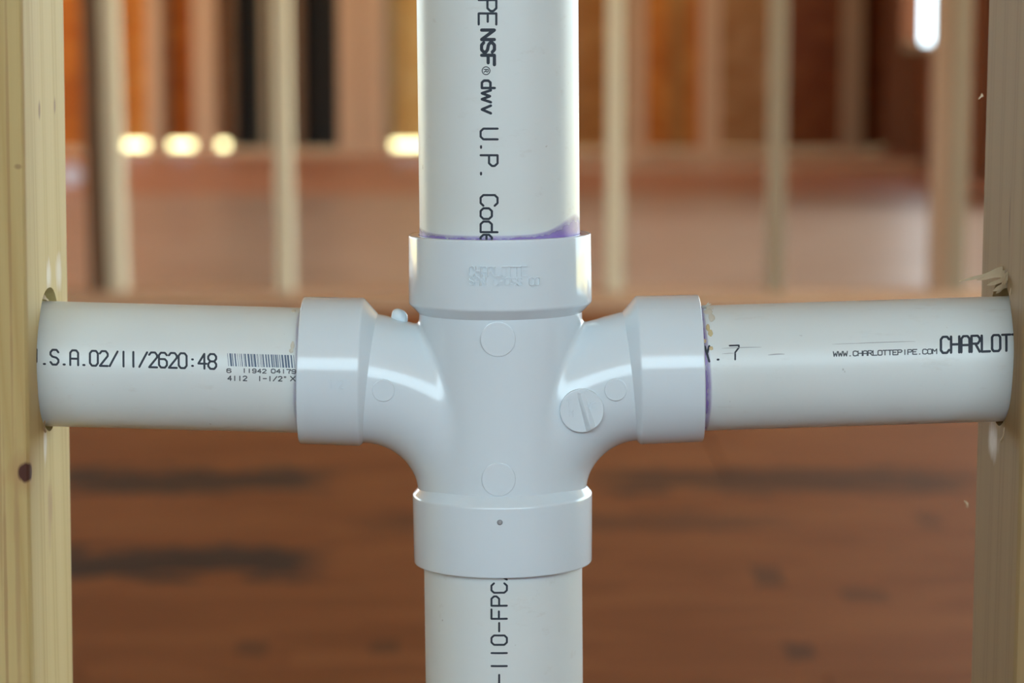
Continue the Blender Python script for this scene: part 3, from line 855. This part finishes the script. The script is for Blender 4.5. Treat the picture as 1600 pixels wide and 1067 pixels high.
text_on(bm, CL, T + OFFL, 'X', (454, 595), (463, 595.2), (454, 588), 0.115, 0.8)
from_bm('printed_lettering', bm, M['ink_mid'], lp)
CR = CylText(T + OFFR, AXR, RPH * mm)
bm = bmesh.new()
text_on(bm, CR, T + OFFR, 'CHARLOTTE', (1470, 551.5), (1614, 546.5), (1470, 526.5), 0.075, 0.80)
from_bm('printed_lettering', bm, M['ink'], rp)
bm = bmesh.new()
text_on(bm, CR, T + OFFR, '.', (1117, 562.5), (1130, 562), (1117, 542), 0.075, 0.8)
text_on(bm, CR, T + OFFR, '7', (1140, 562), (1157, 561.5), (1140, 540), 0.06, 0.85)
text_on(bm, CR, T + OFFR, 'Y', (1101, 565), (1113, 564.6), (1101, 541), 0.07, 0.8)
from_bm('printed_lettering', bm, M['ink'], rp)
bm = bmesh.new()
text_on(bm, CR, T + OFFR, 'WWW.CHARLOTTEPIPE.COM', (1302, 556.8), (1465, 552.5), (1302, 549.5), 0.115, 0.82)
from_bm('printed_lettering', bm, M['ink_mid'], rp)
bm = bmesh.new()                                   # worn streaks rubbed off the print
for (x0, y0, x1, y1, w_) in ((1128, 544.5, 1190, 542.5, 1.0), (1330, 537, 1430, 533.6, 1.0), (1128, 553, 1150, 552, 0.8), (1200, 555, 1226, 553.5, 1.6), (1300, 538, 1345, 536.5, 0.6)):
    f_, vl_, ul_ = CR.mapper((x0, y0), (x1, y1), (x0, y0 - w_), 1.0, T + OFFR)
    pr = None
    for k in range(13):
        t = k / 12; tp = math.sin(math.pi * min(max(t, 0.03), 0.97)) ** 0.5
        cur = (bm.verts.new(f_(t, 0)), bm.verts.new(f_(t, tp)))
        if pr: bm.faces.new((pr[0], pr[1], cur[1], cur[0]))
        pr = cur
from_bm('ink_smear', bm, M['ink_faint'], rp)

# purple primer and cement at the joints
band(up, T, CU, 0.0526, 1, lambda t: 0.0016 + 0.0066 * math.exp(-((t - 1.2) / 0.45) ** 2) + 0.0018 * math.exp(-((t + 1.5) / 0.4) ** 2), 1.0)
band(dn, T, CU, -0.0734, -1, lambda t: 0.0012 + 0.0006 * math.sin(3 * t), 0.35)
band(lp, T + OFFL, CL, -0.076, -1, lambda t: 0.0013 + 0.0003 * math.sin(5 * t), 0.55)
band(rp, T + OFFR, CR, 0.076, 1, lambda t: 0.0022 + 0.0006 * math.sin(2.5 * t + 1), 0.9)
blobs(rp, T + OFFR, CR, [(1110, 520, 0.9, 1.6), (1101, 533, 0.7, 0.9), (1111, 544, 0.8, 0.8), (1106, 512, 0.7, 1.8)], M['glue'])
blobs(rp, T + OFFR, CR, [(1106, 487, 1.8, 2.2), (1112, 496, 1.2, 2.6)], M['glue_pale'])
blobs(lp, T + OFFL, CL, [(459, 486, 0.9, 1.5), (457, 540, 0.7, 1.8), (455, 548, 0.8, 0.9)], M['glue_pale'])
# curl of dried cement and fuzz at the top of the right joint
for (x0, y0, x1, y1) in ((1097, 480, 1113, 474), (1099, 482, 1108, 470), (1100, 484, 1117, 482)):
    sliver(rp, P(x0, y0, -0.004), P(x1, y1, -0.007), 0.0007, 0.25, M['glue_pale'], 6)

# raised lettering moulded into the hubs and the badge
def relief(bm, cyl, text, b0, b1, t0, pw, cwf=0.75):
    text_on(bm, cyl, T, text, b0, b1, t0, pw, cwf)
def thicken(bm, h):
    pass
CH = CylText(T, VAX, 34.75 * mm, 0.00022)
bm = bmesh.new()
relief(bm, CH, 'CHARLOTTE', (733, 431), (825, 431), (733, 416), 0.07)
relief(bm, CH, 'SAN CROSS CO', (733, 445), (845, 445), (733, 433), 0.07)
o = from_bm('raised_lettering', bm, M['fitting'], fit)
CHL = CylText(T + OFFL, -AXL, 28.25 * mm, 0.0002)
bm = bmesh.new(); relief(bm, CHL, '1/2', (514, 607), (538, 607), (514, 595), 0.07)
o2 = from_bm('raised_lettering', bm, M['fitting'], fit)
bm = bmesh.new()
for txt, u0, v0, s in (('T', -5.6, 1.4, 2.6), ('M', -4.6, -2.2, 2.2), ('VC', 1.6, 0.4, 2.6)):
    ribbons(bm, [[(x, y_) for x, y_ in pl] for pl in strokes(txt, 0.9, 0.65)], 0.07, lambda u, v: bpt(u0 + u * s, v0 + v * s, 1.3))
o3 = from_bm('raised_lettering', bm, M['fitting'], badge)
for o in (o, o2, o3):                               # give the letters their height
    md = o.modifiers.new('height', 'SOLIDIFY'); md.thickness = 0.0004; md.offset = 0
